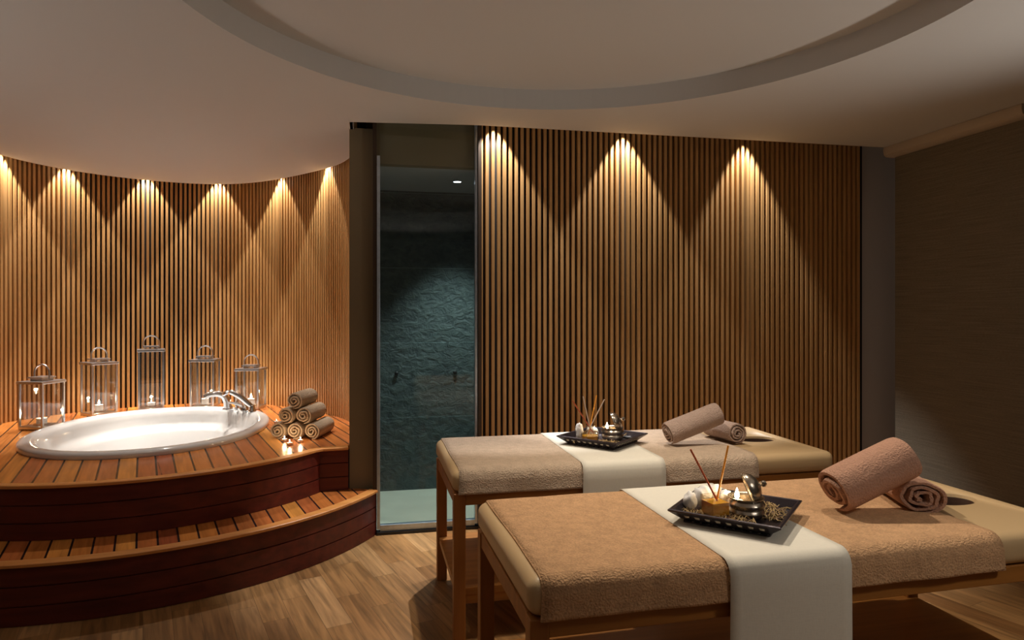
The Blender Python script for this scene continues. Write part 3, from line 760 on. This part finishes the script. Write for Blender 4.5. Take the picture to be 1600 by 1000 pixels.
for i, (x, y, s, fl, sd, lab) in enumerate(((1.030, 2.065, .026, (1, .8, 1.15), 1, 'rounded white crystal at the left corner of the front tray'),
    (1.080, 2.075, .028, (1, 1, 1.2), 4, 'white crystal behind the amber jar, left of its reeds'),
    (1.125, 2.085, .028, (1.1, .8, 1.25), 9, 'pointed white crystal directly behind the reeds on the front tray'),
    (1.152, 2.05, .022, (1.3, .7, 1.3), 13, 'flat white crystal between the amber jar and the metal pot'))):
    tag(blob('white_crystal', x, y, zf+s*fl[2]*.95+(.012 if i > 0 else .004), s, M['stonew'], sd, fl), lab, 'crystal', 'white crystals on the front tray')
zones1 = [(1.02, 2.01, .035), (1.14, 1.92, .03), (1.29, 2.04, .04), (1.25, 1.93, .03), (1.29, 2.0, .035), (1.09, 1.95, .015)]
straw(0, 0, zf, 0, 150, 'curly straw scattered in the front tray', 3, zones1)
potpourri(zf, 110, 'dark potpourri bits scattered in the front tray', 5, zones1)
# back tray
zk = TZ2+.0128
j = tag(empty('reed_diffuser', (1.075, 3.270, zk), math.radians(-15)), 'small glass bottle with flared neck and amber oil on the back tray', 'reed diffuser')
bp_ = [(r_*1.15, z_*1.15) for r_, z_ in [(.030, 0), (.038, .002), (.040, .008), (.040, .036), (.034, .044), (.015, .048), (.013, .062), (.022, .068), (.022, .070), (.012, .068), (.011, .05), (.03, .042), (.037, .034), (.037, .008), (.001, .004)]]
MB().lathe(bp_, seg=32).build('bottle', M['jar'], j, smooth=True)
MB().lathe([(.041, .0055), (.0420, .031), (.001, .031)], seg=32).build('oil', oilm, j, smooth=True)
reeds((1.075, 3.270, zk+.07), [(-.125, .03, .20, .20, 'reedr', 'dark reed leaning far left out of the flared glass bottle', None), (-.05, .0, .22, .20, 'reedp', 'pale reed leaning slightly left out of the flared glass bottle', None),
    (.055, .02, .22, .205, 'reedo', 'orange reed leaning slightly right out of the flared glass bottle', None), (.11, .0, .20, .20, 'reedp', 'pale reed leaning far right out of the flared glass bottle', None)])
pot(1.205, 3.290, zk, 1.08, math.radians(-15), 'round antique metal pot with its lid propped open on the back tray')
candle(1.180, 3.305, zk+.024, .018, .026, .034, 'burning tealight inside the metal pot on the back tray', None, 'tealight', power=.5)
for (x, y, s, fl, sd, lab) in ((1.035, 3.325, .028, (.7, .7, 1.5), 21, 'white shell standing left behind the flared glass bottle'), (1.112, 3.345, .026, (1.1, .7, 1.2), 25, 'white shell between the glass bottle and the metal pot')):
    tag(blob('white_shell', x, y, zk+s*fl[2]*.95+.004, s, M['stonew'], sd, fl), lab, 'shell', 'white shells on the back tray')
tag(blob('black_pebble', 1.285, 3.285, zk+.010, .030, M['black'], 40, (1.3, .6, .3)), 'flat black pebble right of the pot on the back tray', 'pebble')
zones2 = [(1.02, 3.27, .03), (1.13, 3.20, .03), (1.27, 3.33, .03), (1.15, 3.18, .02)]
straw(0, 0, zk, 0, 60, 'pale straw scattered in the back tray', 13, zones2)

# ------------------------------------------------------------------ light
def spot(x, y, z, power, half, col, blend=.12, size=.01, target=None, linear=False):
    l = bpy.data.lights.new('spot', 'SPOT'); l.energy = power; l.color = col; l.spot_size = 2*math.radians(half); l.spot_blend = blend; l.shadow_soft_size = size
    if linear:      # narrow beam optics of the wall washers: slower falloff along the wall
        l.use_nodes = True; nt = l.node_tree; em = nt.nodes['Emission']; lf = nt.nodes.new('ShaderNodeLightFalloff')
        lf.inputs['Strength'].default_value = 1; nt.links.new(math_(nt, 'ADD', math_(nt, 'MULTIPLY', lf.outputs['Linear'], .50), math_(nt, 'MULTIPLY', lf.outputs['Quadratic'], .36)), em.inputs['Strength'])
    o = bpy.data.objects.new('spot', l); C.objects.link(o); o.location = (x, y, z)
    if target:
        o.rotation_euler = (Vector(target)-o.location).to_track_quat('-Z', 'Y').to_euler()
    return o
WW = (1, .88, .72)
WS = (1, .97, .95)
WA = (1, .93, .84)
WB = (1, .94, .86)
for x, hf, bl in ((.768, 33.5, .26), (1.678, 33.5, .26), (2.597, 31.5, .42)):
    spot(x, 4.315, 2.735, 106, hf, WS, bl, .010, linear=True)
# washers along the alcove wall, set just off the slats
for px, tgt in ((8, 0), (108, 0), (230, 0), (338, 0), (433, 0), (507, 0), (549, 0)):
    dx = sn+cs*(px-800)/F; dy = cs-sn*(px-800)/F
    best = None
    off = offset_path(WL, lambda p: .075 if p.y > 5.9 or p.x < -1 else .06)
    for i in range(len(off)-1):
        for k in range(8):
            p = off[i].lerp(off[i+1], k/8); e = abs(p.x*dy-p.y*dx)
            if p.y > 4.7 and (best is None or e < best[0]): best = (e, p)
    p = best[1]; spot(p.x, p.y, 2.735, 88, 33.5, WA, .22, .010, linear=True)
# recessed ceiling spots over the beds and the tub
spot(.70, 2.75, 2.72, 96, 42, WW, .6, .03, (1.05, 2.2, .7))
spot(1.7, 2.6, 2.72, 58, 40, WW, .6, .03, (1.7, 2.2, .7))
spot(-1.0, 4.75, 2.62, 56, 46, WB, .7, .04, (-1.15, 4.85, .5))
spot(2.3, .2, 2.62, 95, 32, (1, .93, .84), 1, .25, (1.75, 1.7, .55))
spot(-.6, 2.4, 2.62, 12, 50, WW, .7, .05, (-.5, 3.0, 0))
spot(.59, 4.93, 2.39, 85, 40, (.84, 1, .96), .7, .07, (.66, 5.0, 0))
UC = (1, .90, .79)
# unseen upward spots added to brighten the ceiling, at the sides and behind the camera
spot(-2.85, 2.0, 1.2, 48, 50, UC, .8, .12, (-1.6, 2.9, 3.2))
spot(3.5, 1.3, 1.2, 75, 47, UC, .95, .12, (1.6, 2.1, 3.0))
spot(.4, -1.0, 1.2, 42, 48, UC, .8, .12, (.5, .1, 3.2))
w = bpy.data.worlds.new('world'); bpy.context.scene.world = w; w.use_nodes = True
bg = w.node_tree.nodes['Background']; bg.inputs[0].default_value = (1, .86, .72, 1); bg.inputs[1].default_value = .045
vs = bpy.context.scene.view_settings; vs.view_transform = 'Standard'; vs.look = 'None'; vs.gamma = 1; vs.use_curve_mapping = False; vs.exposure = .08
